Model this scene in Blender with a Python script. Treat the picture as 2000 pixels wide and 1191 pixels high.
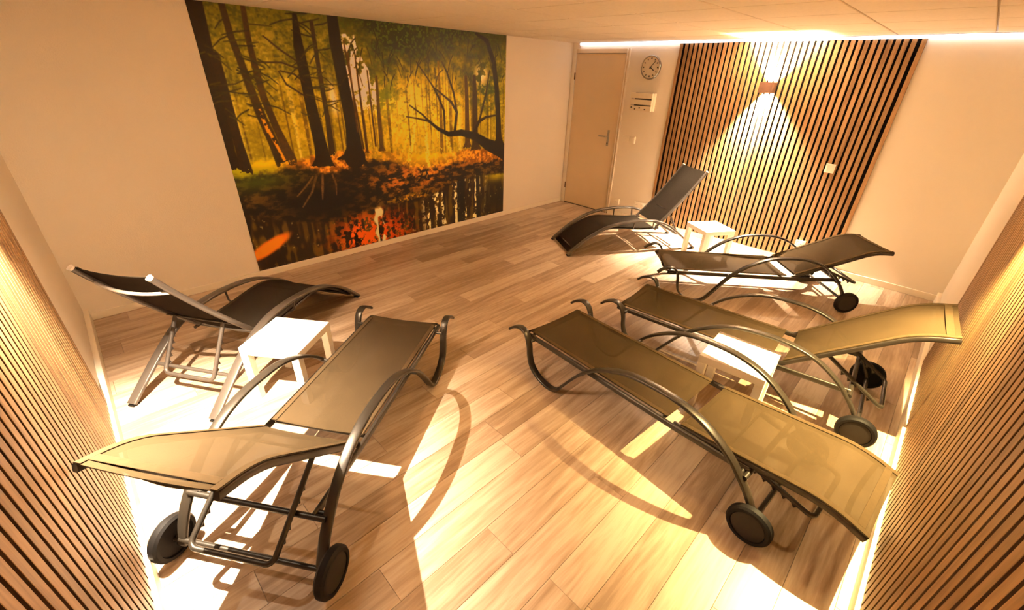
import bpy, bmesh, math, random
import numpy as np
from mathutils import Vector, Matrix

random.seed(7)
SC = bpy.context.scene
COL = SC.collection
for o in list(bpy.data.objects):
    bpy.data.objects.remove(o, do_unlink=True)
R = math.radians

# ------------------------------------------------------------------ camera
CAM_F, CAM_YAW, CAM_PITCH, CAM_ROLL = 828.9, 0.7736, 0.4992, 0.0350
CAM_LOC = Vector((0.2749, 0.3267, 1.7672))
cd = bpy.data.cameras.new('camera')
cam = bpy.data.objects.new('camera', cd)
COL.objects.link(cam)
cd.sensor_fit = 'HORIZONTAL'
cd.sensor_width = 36.0
cd.lens = CAM_F / 2000.0 * 36.0
cd.clip_start = 0.02
fw = Vector((math.cos(CAM_YAW) * math.cos(CAM_PITCH), math.sin(CAM_YAW) * math.cos(CAM_PITCH), -math.sin(CAM_PITCH)))
rt = Vector((math.sin(CAM_YAW), -math.cos(CAM_YAW), 0))
up = rt.cross(fw)
c_, s_ = math.cos(CAM_ROLL), math.sin(CAM_ROLL)
rt, up = c_ * rt + s_ * up, -s_ * rt + c_ * up
mw = Matrix((rt, up, -fw)).transposed().to_4x4()
mw.translation = CAM_LOC
cam.matrix_world = mw
SC.camera = cam

# ------------------------------------------------------------------ world, exposure
wd = bpy.data.worlds.new('world')
SC.world = wd
wd.use_nodes = True
wd.node_tree.nodes['Background'].inputs[0].default_value = (0.02, 0.015, 0.01, 1)
wd.node_tree.nodes['Background'].inputs[1].default_value = 0.2
SC.view_settings.view_transform = 'Standard'
SC.view_settings.look = 'None'
SC.view_settings.gamma = 1
SC.view_settings.use_curve_mapping = False
SC.view_settings.exposure = 0.95
LAMP_POWER = 78.0         # watts of each half of an up/down wall lamp
SPOT_POWER = 1250.0        # the narrower lens beam of the same lamp, up and down
LAMP_COL = (1.0, 0.82, 0.61)
LAMP_COL_WARM = (1.0, 0.74, 0.32)
STRIP_STRENGTH = 2.2

# ------------------------------------------------------------------ dimensions
L, W, H = 5.6312, 4.5571, 2.157      # room: x 0..L, y 0..W (fronts of the skirting)
XL, YF = -0.03, -0.03                # planes of the left and the front wall
XR, YB = L + 0.012, W + 0.012        # planes of the right (door) and the back (mural) wall

# ------------------------------------------------------------------ helpers
def tag(o, label=None, cat=None, group=None, kind=None):
    if label: o['label'] = label
    if cat: o['category'] = cat
    if group: o['group'] = group
    if kind: o['kind'] = kind
    return o

def empty(name, loc=(0, 0, 0), rz=0.0):
    o = bpy.data.objects.new(name, None)
    o.empty_display_size = 0.1
    COL.objects.link(o)
    o.location = loc
    o.rotation_euler = (0, 0, rz)
    return o

def obj(name, me, mat=None, parent=None, smooth=None):
    if mat is not None:
        me.materials.clear()
        me.materials.append(mat)
    if smooth is not None:
        me.polygons.foreach_set('use_smooth', [True] * len(me.polygons))
        me.set_sharp_from_angle(angle=R(smooth))
    o = bpy.data.objects.new(name, me)
    COL.objects.link(o)
    if parent is not None:
        o.parent = parent
    return o

class MB:
    def __init__(self):
        self.v, self.f = [], []
    def add(self, vs, fs):
        b = len(self.v)
        self.v += [tuple(p) for p in vs]
        self.f += [tuple(b + i for i in f) for f in fs]
        return self
    def box(self, x0, x1, y0, y1, z0, z1):
        vs = [(x, y, z) for z in (z0, z1) for y in (y0, y1) for x in (x0, x1)]
        return self.add(vs, [(0, 2, 3, 1), (4, 5, 7, 6), (0, 1, 5, 4), (2, 6, 7, 3), (0, 4, 6, 2), (1, 3, 7, 5)])
    def sweep(self, path, prof, side=None, closed=False):
        """Sweep a closed 2D profile (a, b) along a path. a runs along 'side', b along side x tangent."""
        P = [Vector(p) for p in path]
        n, m = len(P), len(prof)
        vs = []
        prev = None
        for i in range(n):
            if closed:
                t = P[(i + 1) % n] - P[i - 1]
            else:
                t = P[min(i + 1, n - 1)] - P[max(i - 1, 0)]
            t.normalize()
            if side is not None:
                sd = Vector(side)
            else:
                sd = prev if prev is not None else (Vector((0, 0, 1)) if abs(t.z) < 0.9 else Vector((1, 0, 0)))
            sd = sd - t * sd.dot(t)
            sd.normalize()
            prev = sd
            nn = sd.cross(t)
            for a, b in prof:
                vs.append(P[i] + sd * a + nn * b)
        fs = []
        for i in range(n if closed else n - 1):
            j = (i + 1) % n
            for k in range(m):
                l = (k + 1) % m
                fs.append((i * m + k, i * m + l, j * m + l, j * m + k))
        if not closed:
            fs.append(tuple(range(m - 1, -1, -1)))
            fs.append(tuple((n - 1) * m + k for k in range(m)))
        return self.add(vs, fs)
    def lathe(self, prof, seg=24, axis='z', center=(0, 0, 0)):
        """prof: list of (r, h), revolved around the axis; ends with r = 0 are closed by caps."""
        vs, fs = [], []
        m = len(prof)
        for k in range(seg):
            a = 2 * math.pi * k / seg
            for r, h in prof:
                x, y = r * math.cos(a), r * math.sin(a)
                p = {'z': (x, y, h), 'y': (x, h, y), 'x': (h, x, y)}[axis]
                vs.append((p[0] + center[0], p[1] + center[1], p[2] + center[2]))
        for k in range(seg):
            l = (k + 1) % seg
            for i in range(m - 1):
                fs.append((k * m + i, l * m + i, l * m + i + 1, k * m + i + 1))
        return self.add(vs, fs)
    def mesh(self, name, bevel=0.0, merge=True):
        me = bpy.data.meshes.new(name)
        me.from_pydata(self.v, [], self.f)
        bm = bmesh.new()
        bm.from_mesh(me)
        if merge:
            bmesh.ops.remove_doubles(bm, verts=bm.verts, dist=1e-6)
        if bevel:
            bmesh.ops.bevel(bm, geom=[e for e in bm.edges if e.calc_face_angle(0) > 0.6], offset=bevel, segments=1, affect='EDGES', profile=0.5)
        bmesh.ops.recalc_face_normals(bm, faces=bm.faces)
        bm.to_mesh(me)
        bm.free()
        return me

def rrect(w, h, r=None, n=3):
    r = min(w, h) * 0.45 if r is None else r
    out = []
    for cx, cy, a0 in ((w / 2 - r, h / 2 - r, 0), (-w / 2 + r, h / 2 - r, 90), (-w / 2 + r, -h / 2 + r, 180), (w / 2 - r, -h / 2 + r, 270)):
        for k in range(n):
            a = R(a0 + 90.0 * k / (n - 1))
            out.append((cx + r * math.cos(a), cy + r * math.sin(a)))
    return out

def circ(r, n=10):
    return [(r * math.cos(2 * math.pi * k / n), r * math.sin(2 * math.pi * k / n)) for k in range(n)]

def spline(pts, n):
    """Catmull-Rom through pts, n samples per span."""
    P = [Vector(p) for p in pts]
    P = [2 * P[0] - P[1]] + P + [2 * P[-1] - P[-2]]
    out = []
    for i in range(1, len(P) - 2):
        p0, p1, p2, p3 = P[i - 1:i + 3]
        for k in range(n):
            t = k / n
            out.append(0.5 * ((2 * p1) + (p2 - p0) * t + (2 * p0 - 5 * p1 + 4 * p2 - p3) * t * t + (3 * p1 - p0 - 3 * p2 + p3) * t ** 3))
    out.append(P[-2])
    return out

# ------------------------------------------------------------------ materials
def newmat(name):
    m = bpy.data.materials.new(name)
    m.use_nodes = True
    nt = m.node_tree
    return m, nt, nt.nodes['Principled BSDF']

def N(nt, typ, **kw):
    n = nt.nodes.new(typ)
    for k, v in kw.items():
        setattr(n, k, v)
    return n

def plain(name, col, rough=0.5, metal=0.0, spec=0.5, noise=None, bump=None):
    m, nt, b = newmat(name)
    b.inputs['Base Color'].default_value = (*col, 1)
    b.inputs['Roughness'].default_value = rough
    b.inputs['Metallic'].default_value = metal
    b.inputs['Specular IOR Level'].default_value = spec
    tc = N(nt, 'ShaderNodeTexCoord')
    if noise:
        sc, amt = noise
        nz = N(nt, 'ShaderNodeTexNoise')
        nz.inputs['Scale'].default_value = sc
        nz.inputs['Detail'].default_value = 4
        nt.links.new(tc.outputs['Object'], nz.inputs['Vector'])
        mx = N(nt, 'ShaderNodeMix', data_type='RGBA')
        mx.inputs[6].default_value = (*[c * (1 - amt) for c in col], 1)
        mx.inputs[7].default_value = (*[min(1, c * (1 + amt)) for c in col], 1)
        nt.links.new(nz.outputs['Fac'], mx.inputs[0])
        nt.links.new(mx.outputs[2], b.inputs['Base Color'])
    if bump:
        sc, st, dist = bump
        nz = N(nt, 'ShaderNodeTexNoise')
        nz.inputs['Scale'].default_value = sc
        nz.inputs['Detail'].default_value = 3
        nt.links.new(tc.outputs['Object'], nz.inputs['Vector'])
        bp = N(nt, 'ShaderNodeBump')
        bp.inputs['Strength'].default_value = st
        bp.inputs['Distance'].default_value = dist
        nt.links.new(nz.outputs['Fac'], bp.inputs['Height'])
        nt.links.new(bp.outputs['Normal'], b.inputs['Normal'])
    return m

def wood(name, c0, c1, c2, grain_axis='X', scale=1.0, rough=0.5, spread=0.35, bump=0.1):
    """Streaky wood with a tone of its own for every object."""
    m, nt, b = newmat(name)
    tc = N(nt, 'ShaderNodeTexCoord')
    oi = N(nt, 'ShaderNodeObjectInfo')
    off = N(nt, 'ShaderNodeVectorMath', operation='SCALE')
    off.inputs['Scale'].default_value = 37.0
    cmb = N(nt, 'ShaderNodeCombineXYZ')
    for i in range(3):
        nt.links.new(oi.outputs['Random'], cmb.inputs[i])
    nt.links.new(cmb.outputs[0], off.inputs[0])
    add = N(nt, 'ShaderNodeVectorMath', operation='ADD')
    nt.links.new(tc.outputs['Object'], add.inputs[0])
    nt.links.new(off.outputs[0], add.inputs[1])
    mp = N(nt, 'ShaderNodeMapping')
    sc = {'X': (1.1, 14, 14), 'Y': (14, 1.1, 14), 'Z': (14, 14, 1.1)}[grain_axis]
    mp.inputs['Scale'].default_value = [s * scale for s in sc]
    nt.links.new(add.outputs[0], mp.inputs['Vector'])
    n1 = N(nt, 'ShaderNodeTexNoise')
    n1.inputs['Scale'].default_value = 1.0
    n1.inputs['Detail'].default_value = 6
    n1.inputs['Roughness'].default_value = 0.62
    n1.inputs['Distortion'].default_value = 0.6
    nt.links.new(mp.outputs[0], n1.inputs['Vector'])
    n2 = N(nt, 'ShaderNodeTexNoise')
    n2.inputs['Scale'].default_value = 5.0
    n2.inputs['Detail'].default_value = 4
    nt.links.new(mp.outputs[0], n2.inputs['Vector'])
    mr = N(nt, 'ShaderNodeMath', operation='MULTIPLY_ADD')
    mr.inputs[1].default_value = 0.42
    nt.links.new(n2.outputs['Fac'], mr.inputs[0])
    nt.links.new(n1.outputs['Fac'], mr.inputs[2])
    tone = N(nt, 'ShaderNodeMath', operation='MULTIPLY_ADD')
    tone.inputs[1].default_value = spread
    tone.inputs[2].default_value = -0.21 - spread / 2
    nt.links.new(oi.outputs['Random'], tone.inputs[0])
    sm = N(nt, 'ShaderNodeMath', operation='ADD')
    nt.links.new(mr.outputs[0], sm.inputs[0])
    nt.links.new(tone.outputs[0], sm.inputs[1])
    cr = N(nt, 'ShaderNodeValToRGB')
    e = cr.color_ramp.elements
    e[0].position, e[0].color = 0.30, (*c0, 1)
    e[1].position, e[1].color = 0.70, (*c2, 1)
    k = e.new(0.5)
    k.color = (*c1, 1)
    nt.links.new(sm.outputs[0], cr.inputs[0])
    nt.links.new(cr.outputs[0], b.inputs['Base Color'])
    b.inputs['Roughness'].default_value = rough
    if bump:
        bp = N(nt, 'ShaderNodeBump')
        bp.inputs['Strength'].default_value = bump
        bp.inputs['Distance'].default_value = 0.002
        nt.links.new(n2.outputs['Fac'], bp.inputs['Height'])
        nt.links.new(bp.outputs['Normal'], b.inputs['Normal'])
    return m

def sling_mat(name, col, see):
    """Woven outdoor mesh: fine weave, partly see-through."""
    m, nt, b = newmat(name)
    out = nt.nodes['Material Output']
    tc = N(nt, 'ShaderNodeTexCoord')
    nz = N(nt, 'ShaderNodeTexNoise')
    nz.inputs['Scale'].default_value = 9
    nz.inputs['Detail'].default_value = 5
    nt.links.new(tc.outputs['Object'], nz.inputs['Vector'])
    mx = N(nt, 'ShaderNodeMix', data_type='RGBA')
    mx.inputs[6].default_value = (*[c * 0.8 for c in col], 1)
    mx.inputs[7].default_value = (*[c * 1.2 for c in col], 1)
    nt.links.new(nz.outputs['Fac'], mx.inputs[0])
    nt.links.new(mx.outputs[2], b.inputs['Base Color'])
    b.inputs['Roughness'].default_value = 0.8
    b.inputs['Specular IOR Level'].default_value = 0.0
    wv = N(nt, 'ShaderNodeTexWave', wave_type='BANDS', bands_direction='X')
    wv.inputs['Scale'].default_value = 90
    wv2 = N(nt, 'ShaderNodeTexWave', wave_type='BANDS', bands_direction='Y')
    wv2.inputs['Scale'].default_value = 90
    nt.links.new(tc.outputs['Object'], wv.inputs['Vector'])
    nt.links.new(tc.outputs['Object'], wv2.inputs['Vector'])
    ml = N(nt, 'ShaderNodeMath', operation='MULTIPLY')
    nt.links.new(wv.outputs['Fac'], ml.inputs[0])
    nt.links.new(wv2.outputs['Fac'], ml.inputs[1])
    bp = N(nt, 'ShaderNodeBump')
    bp.inputs['Strength'].default_value = 0.25
    bp.inputs['Distance'].default_value = 0.001
    nt.links.new(ml.outputs[0], bp.inputs['Height'])
    nt.links.new(bp.outputs['Normal'], b.inputs['Normal'])
    tr = N(nt, 'ShaderNodeBsdfTransparent')
    ms = N(nt, 'ShaderNodeMixShader')
    ms.inputs[0].default_value = see
    nt.links.new(b.outputs[0], ms.inputs[1])
    nt.links.new(tr.outputs[0], ms.inputs[2])
    nt.links.new(ms.outputs[0], out.inputs['Surface'])
    return m

def emit(name, col, st):
    m, nt, b = newmat(name)
    b.inputs['Base Color'].default_value = (0.8, 0.8, 0.8, 1)
    b.inputs['Emission Color'].default_value = (*col, 1)
    b.inputs['Emission Strength'].default_value = st
    return m

M = {}
M['wall'] = plain('wall_paint', (0.82, 0.745, 0.635), 0.85, spec=0.2, noise=(2.0, 0.03), bump=(140, 0.5, 0.003))
M['white_paint'] = plain('white_gloss_paint', (0.85, 0.78, 0.66), 0.35, noise=(6, 0.03))
M['door_paint'] = plain('door_paint', (0.72, 0.57, 0.38), 0.4, noise=(4, 0.04))
M['skirting'] = plain('skirting_paint', (0.86, 0.78, 0.64), 0.45, noise=(8, 0.03))
M['tile'] = plain('ceiling_tile', (0.84, 0.74, 0.60), 0.9, spec=0.1, noise=(40, 0.08), bump=(220, 0.3, 0.002))
M['rail_shade'] = plain('ceiling_rail_shade_tone', (0.45, 0.38, 0.29), 0.4, noise=(10, 0.03))  # rail colour darkened to paint the shadow lines between the tiles
M['plank'] = wood('vinyl_oak_plank', (0.25, 0.165, 0.10), (0.40, 0.285, 0.19), (0.53, 0.41, 0.295), 'X', 1.0, 0.36, 0.30, 0.08)
M['subfloor'] = plain('plank_joint', (0.16, 0.10, 0.06), 0.8, noise=(9, 0.1))
M['slat'] = wood('oak_slat_veneer', (0.18, 0.092, 0.032), (0.285, 0.154, 0.058), (0.38, 0.217, 0.092), 'Z', 2.0, 0.5, 0.22, 0.12)
M['felt'] = plain('black_felt', (0.005, 0.004, 0.003), 0.95, spec=0.1, noise=(60, 0.3), bump=(300, 0.4, 0.002))
M['slat_edge'] = plain('dark_fibreboard_edge', (0.060, 0.031, 0.013), 0.85, spec=0.1, noise=(60, 0.2))
M['frame'] = plain('bronze_grey_powder_coat', (0.024, 0.019, 0.0135), 0.34, metal=0.3, spec=0.4, noise=(14, 0.12))
M['frame_grey'] = plain('taupe_grey_powder_coat', (0.074, 0.059, 0.047), 0.4, metal=0.3, spec=0.4, noise=(14, 0.1))
M['dark_metal'] = plain('dark_rail_metal', (0.035, 0.028, 0.022), 0.35, metal=0.5, noise=(14, 0.15))
M['sling'] = sling_mat('taupe_sling_mesh', (0.046, 0.0305, 0.0155), 0.14)
M['sling_dark'] = sling_mat('anthracite_sling_mesh', (0.022, 0.0165, 0.0115), 0.08)
M['hem'] = plain('taupe_hem', (0.047, 0.031, 0.016), 0.9, spec=0.0, noise=(60, 0.2), bump=(400, 0.4, 0.001))
M['hem_dark'] = plain('anthracite_hem', (0.024, 0.018, 0.0125), 0.9, spec=0.0, noise=(60, 0.2), bump=(400, 0.4, 0.001))
M['rubber'] = plain('black_rubber', (0.006, 0.005, 0.0045), 0.6, spec=0.12, noise=(20, 0.2))
M['hub'] = plain('dark_hub_plastic', (0.016, 0.0125, 0.009), 0.6, spec=0.15, noise=(20, 0.15))
M['cap_lit_bar'] = plain('pale_end_cap_and_lit_bar', (0.55, 0.48, 0.40), 0.4, noise=(20, 0.1))  # pale caps; also the lit tone of the arched loungers' head bar
M['table'] = plain('white_table_foil', (0.84, 0.80, 0.72), 0.35, noise=(5, 0.02))
M['lamp'] = plain('rust_brown_lamp_metal', (0.10, 0.045, 0.025), 0.5, metal=0.3, noise=(30, 0.25))
M['plastic'] = plain('white_switch_plastic', (0.82, 0.76, 0.64), 0.35, noise=(12, 0.02))
M['plastic_dark'] = plain('socket_hole', (0.03, 0.025, 0.02), 0.6, noise=(12, 0.2))
M['steel'] = plain('brushed_steel', (0.42, 0.38, 0.32), 0.32, metal=0.9, noise=(40, 0.15))
M['clock_rim'] = plain('clock_rim_metal', (0.30, 0.27, 0.23), 0.25, metal=0.8, noise=(20, 0.1))
M['clock_face'] = plain('clock_face_card', (0.70, 0.62, 0.50), 0.6, noise=(8, 0.02))
M['black'] = plain('black_paint', (0.012, 0.010, 0.009), 0.5, noise=(30, 0.2))
M['crate'] = plain('white_washed_wood', (0.78, 0.68, 0.52), 0.6, noise=(14, 0.08))
M['led'] = emit('led_diffuser', (1.0, 0.93, 0.97), STRIP_STRENGTH)
M['alu'] = plain('aluminium_profile', (0.6, 0.56, 0.52), 0.35, metal=0.8, noise=(30, 0.05))
M['void'] = plain('ceiling_void', (0.05, 0.04, 0.03), 0.9, noise=(5, 0.1))

# ------------------------------------------------------------------ room shell
def struct(name, me, mat, label, cat):
    o = obj(name, me, mat)
    tag(o, label, cat, kind='structure')
    return o

T_ = 0.12
struct('wall_left', MB().box(XL - T_, XL, YF - T_, YB + T_, 0, H + 0.1).mesh('wall_left'), M['wall'], 'cream side wall behind the slat panel at the left edge', 'wall')
struct('wall_back', MB().box(XL, XR, YB, YB + T_, 0, H + 0.1).mesh('wall_back'), M['wall'], 'cream wall that carries the large forest mural', 'wall')
struct('wall_front', MB().box(XL, XR, YF - T_, YF, 0, H + 0.1).mesh('wall_front'), M['wall'], 'cream wall behind the slat panel at the right edge', 'wall')
# door wall with an opening for the door set
DY0, DY1, DZ = 3.655, 4.545, 2.085
wr = MB()
wr.box(XR, XR + T_, YF - T_, DY0, 0, H + 0.1).box(XR, XR + T_, DY1, YB + T_, 0, H + 0.1).box(XR, XR + T_, DY0, DY1, DZ, H + 0.1)
struct('wall_right', wr.mesh('wall_right', merge=False), M['wall'], 'cream far wall with the door, clock and bright slat panel', 'wall')

# floor: vinyl planks, each its own piece on a dark base
floor = struct('floor', MB().box(XL, XR + T_, YF, YB, -0.05, -0.004).mesh('floor'), M['subfloor'], 'light oak vinyl plank floor under the loungers', 'floor')
PW, PL, GAP = 0.167, 1.22, 0.0009
def plank_mesh(x0, x1, y0, y1):
    e = 0.0006
    a, b, c, d = x0 + GAP / 2, x1 - GAP / 2, y0 + GAP / 2, y1 - GAP / 2
    m = MB()
    vs = [(a, c, -0.004), (b, c, -0.004), (b, d, -0.004), (a, d, -0.004),
          (a + e, c + e, 0), (b - e, c + e, 0), (b - e, d - e, 0), (a + e, d - e, 0)]
    vs = [(x - x0, y - y0, z) for x, y, z in vs]
    m.add(vs, [(4, 5, 6, 7), (0, 1, 5, 4), (1, 2, 6, 5), (2, 3, 7, 6), (3, 0, 4, 7)])
    return m.mesh('plank')
plank_cache = {}
row = 0
y = 1.038 - PW * 7
while y < YB:
    y0, y1 = max(y, YF), min(y + PW, YB)
    k = round((y - 1.038) / PW)
    st = {0: 1.063, -2: 1.10, -1: 0.42, 1: 0.63, 2: 1.46, 3: 0.27}.get(k, (k * 0.437) % PL)
    x = st - PL * 2
    while x < XR + 0.02:
        x0, x1 = max(x, XL), min(x + PL, XR + 0.02)
        if x1 - x0 > 0.01 and y1 - y0 > 0.005:
            key = (round(x1 - x0, 4), round(y1 - y0, 4))
            if key not in plank_cache:
                plank_cache[key] = plank_mesh(x0, x1, y0, y1)
            p = obj('plank', plank_cache[key], M['plank'], floor)
            p.location = (x0, y0, 0)
        x += PL
    y += PW

# ceiling: grid of square tiles with recessed rails
ceil = struct('ceiling', MB().box(XL, XR, YF, YB, H + 0.03, H + 0.1).mesh('ceiling'), M['void'], 'suspended ceiling of square cream tiles', 'ceiling')
TP, TG = 0.6, 0.012
xs = [4.6 + TP * k for k in range(-9, 4)]
ys = [1.06 + TP * k for k in range(-3, 8)]
tile_cache = {}
for i in range(len(xs) - 1):
    for j in range(len(ys) - 1):
        x0, x1 = max(xs[i] + TG / 2, XL), min(xs[i + 1] - TG / 2, XR)
        y0, y1 = max(ys[j] + TG / 2, YF), min(ys[j + 1] - TG / 2, YB)
        if x1 - x0 < 0.02 or y1 - y0 < 0.02:
            continue
        key = (round(x1 - x0, 4), round(y1 - y0, 4))
        if key not in tile_cache:
            tile_cache[key] = MB().box(0, x1 - x0, 0, y1 - y0, 0, 0.018).mesh('ceiling_tile', bevel=0.003)
        t = obj('ceiling_tile', tile_cache[key], M['tile'], ceil)
        t.location = (x0, y0, H)
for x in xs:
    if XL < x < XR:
        obj('ceiling_rail', MB().box(x - 0.012, x + 0.012, YF, YB, H + 0.012, H + 0.03).mesh('ceiling_rail'), M['rail_shade'], ceil)
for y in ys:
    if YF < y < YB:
        obj('ceiling_rail', MB().box(XL, XR, y - 0.012, y + 0.012, H + 0.0125, H + 0.03).mesh('ceiling_rail'), M['rail_shade'], ceil)

# skirting boards
SKH, SKH2 = 0.093, 0.062
def skirting(name, m, label):
    o = obj(name, m.mesh(name, bevel=0.002), M['skirting'])
    tag(o, label, 'baseboard', kind='structure')
skirting('baseboard_left', MB().box(XL, 0.0, YF, YB, 0, SKH), 'cream baseboard below the left slat panel')
skirting('baseboard_back', MB().box(0.0, XR, W - 0.001, YB, 0, SKH2 - 0.004), 'thin cream baseboard below the forest mural')
skirting('baseboard_front', MB().box(0.0, XR, YF, 0.0, 0, SKH), 'cream baseboard below the right slat panel')
skirting('baseboard_right', MB().box(L - 0.001, XR, 0.0, DY0, 0, SKH2), 'thin cream baseboard on the wall with the clock')

# door with frame
door = empty('door_1', (XR, 0, 0))
tag(door, 'flat cream door with steel handle in the far corner', 'door', kind='structure')
def part(name, m, mat, parent, bevel=0.0, smooth=None):
    return obj(name, m.mesh(name, bevel=bevel), mat, parent, smooth)
LY0, LY1, LZ = 3.718, 4.492, 2.03
leaf = part('door_leaf', MB().box(0.004, 0.044, LY0, LY1, 0.008, LZ), M['door_paint'], door, 0.002)
fr = part('door_frame', MB().box(-0.014, 0.06, DY0, 3.672, 0, DZ), M['white_paint'], door, 0.002)
part('door_stop', MB().box(0.002, 0.06, 3.672, LY0 - 0.004, 0, DZ), M['door_paint'], fr, 0.0)
part('door_stop', MB().box(-0.010, 0.06, 3.694, 3.706, 0, DZ), M['white_paint'], fr, 0.001)
part('door_frame', MB().box(-0.010, 0.06, LY1 + 0.004, DY1, 0, DZ), M['white_paint'], door, 0.002)
part('door_frame', MB().box(-0.006, 0.06, 3.706, LY1 + 0.004, LZ + 0.004, DZ), M['door_paint'], door, 0.002)
hd = part('handle', MB().box(-0.004, 0.006, 3.813, 3.846, 0.92, 1.125), M['steel'], door, 0.003)
lev = MB()
lev.sweep([(-0.002, 3.83, 1.045), (-0.045, 3.83, 1.045), (-0.055, 3.84, 1.045), (-0.055, 3.86, 1.045), (-0.052, 3.95, 1.043)], circ(0.0095, 8))
part('lever', lev, M['steel'], hd, 0, 40)
kh = MB()
kh.lathe([(0, -0.0065), (0.009, -0.0065), (0.011, -0.003)], 12, 'x', (0, 3.83, 0.955))
part('keyhole', kh, M['black'], hd, 0, 40)
for z in (1.76, 0.27):
    hg = MB()
    hg.lathe([(0, -0.042), (0.008, -0.042), (0.008, 0.042), (0, 0.042)], 10, 'z', (-0.008, LY1 + 0.003, z))
    part('hinge', hg, M['lamp'], door, 0, 40)
obj('threshold', MB().box(0.0, 0.06, DY0, DY1, -0.003, 0.006).mesh('threshold'), M['dark_metal'], door)

# ------------------------------------------------------------------ slat panels
SLAT_P, SLAT_W = 0.0547, 0.0350
def slat_panel(label, axis, a0, a1, face, sign, z0, SLAT_W=SLAT_W):
    """axis: the wall runs along this axis from a0 to a1; face: wall plane; sign: direction into the room."""
    root = empty('slat_wall_panel', (face, (a0 + a1) / 2, z0) if axis == 'y' else ((a0 + a1) / 2, face, z0))
    tag(root, label, 'wall panel', 'oak slat wall panels')
    ln, ht = a1 - a0, H - z0
    def bx(u0, u1, d0, d1, h0, h1):
        d0, d1 = sorted((sign * d0, sign * d1))
        return MB().box(d0, d1, u0, u1, h0, h1) if axis == 'y' else MB().box(u0, u1, d0, d1, h0, h1)
    obj('felt_backing', bx(-ln / 2, ln / 2, 0.0005, 0.004, 0, ht).mesh('felt_backing'), M['felt'], root)
    n = int(round(ln / SLAT_P))
    p = ln / n
    def two_tone(me):
        # veneer on the face only, black fibreboard on the edges
        me.materials.clear()
        me.materials.append(M['slat'])
        me.materials.append(M['slat_edge'])
        ax = 0 if axis == 'y' else 1
        for pl in me.polygons:
            pl.material_index = 0 if pl.normal[ax] * sign > 0.5 else 1
    me = bx(-SLAT_W / 2, SLAT_W / 2, 0.0042, 0.0158, 0, ht).mesh('slat', bevel=0.0008)
    two_tone(me)
    for i in range(n):
        u = -ln / 2 + p * i + (SLAT_W / 2 if i == 0 else p / 2 if i < n - 1 else p - SLAT_W / 2)
        s = obj('slat', me, None, root)
        s.location = (0, u, 0) if axis == 'y' else (u, 0, 0)
    return root
slat_panel('brightly lit oak slat panel on the wall beside the clock', 'y', 0.851, 3.016, XR, -1, 0.064)
slat_panel('oak slat panel covering the wall at the left edge', 'y', 0.93, 3.172, XL, 1, SKH + 0.001, 0.0385)
slat_panel('oak slat panel covering the wall at the right edge', 'x', 0.93, 4.05, YF, 1, SKH + 0.001, 0.0385)

# ------------------------------------------------------------------ LED strip
led = empty('led_strip', (XR, 0, H))
tag(led, 'thin white led light strip along the ceiling edge above the door and slats', 'led strip')
part('profile', MB().box(-0.036, -0.0165, YF + 0.004, 4.43, -0.006, -0.0005), M['alu'], led)
part('diffuser', MB().box(-0.036, -0.0165, YF + 0.004, 4.43, -0.030, -0.006), M['led'], led, 0.003)
part('end_cap', MB().box(-0.036, -0.0165, 4.43, 4.436, -0.030, -0.0005), M['plastic'], led)

# ------------------------------------------------------------------ up/down wall lamps
def wall_lamp(label, loc, rz, col, f0=0.048, f1=0.048, gain=1.0):
    """Open metal sleeve on the wall; local +x points into the room."""
    root = empty('wall_lamp', loc, rz)
    tag(root, label, 'wall lamp', 'up and down wall lamps')
    w, d, h, t = 0.128, 0.115, 0.096, 0.003
    hs = MB()
    hs.box(d - t, d, -w / 2, w / 2, 0, h).box(0, d - t, -w / 2, -w / 2 + t, 0, h).box(0, d - t, w / 2 - t, w / 2, 0, h).box(0, t, -w / 2 + t, w / 2 - t, 0, h)
    obj('housing', hs.mesh('housing', merge=False), M['lamp'], root)
    for y0 in (-f0 - 0.002, f1):
        obj('side_flap', MB().box(t, d - t, y0, y0 + 0.002, 0, h).mesh('side_flap'), M['lamp'], root)
    br = MB().box(t, 0.022, -0.012, 0.012, h / 2 - 0.008, h / 2 + 0.008)
    obj('lamp_holder', br.mesh('lamp_holder', bevel=0.001), M['lamp'], root)
    ld = bpy.data.lights.new('bulb', 'POINT')
    ld.energy = LAMP_POWER * min(gain, 1.2)
    ld.color = col
    ld.shadow_soft_size = 0.007
    lo = bpy.data.objects.new('bulb', ld)
    COL.objects.link(lo)
    lo.parent = root
    lo.location = (0.046, 0, h / 2)
    for sg in (1, -1):
        sd = bpy.data.lights.new('lens_beam', 'SPOT')
        sd.energy = SPOT_POWER * gain
        sd.color = col
        sd.spot_size = R(101)
        sd.spot_blend = 0.9
        sd.shadow_soft_size = 0.007
        so = bpy.data.objects.new('lens_beam', sd)
        COL.objects.link(so)
        so.parent = root
        so.location = (0.046, 0, h / 2 - sg * 0.004)
        so.rotation_euler = (0, R(3), 0) if sg < 0 else (math.pi, -R(3), 0)
    return root
LZ0 = 1.672
wall_lamp('brown box lamp throwing light up and down the slats beside the clock', (XR - 0.016, 1.955, LZ0), math.pi, LAMP_COL, 0.036, 0.052, 1.1)
wall_lamp('brown box lamp high on the left slat panel', (XL + 0.016, 2.22, LZ0), 0.0, LAMP_COL, 0.052, 0.040, 0.75)
wall_lamp('brown box lamp high on the right slat panel', (2.76, YF + 0.016, LZ0), math.pi / 2, LAMP_COL_WARM, 0.031, 0.052, 0.6)

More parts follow.
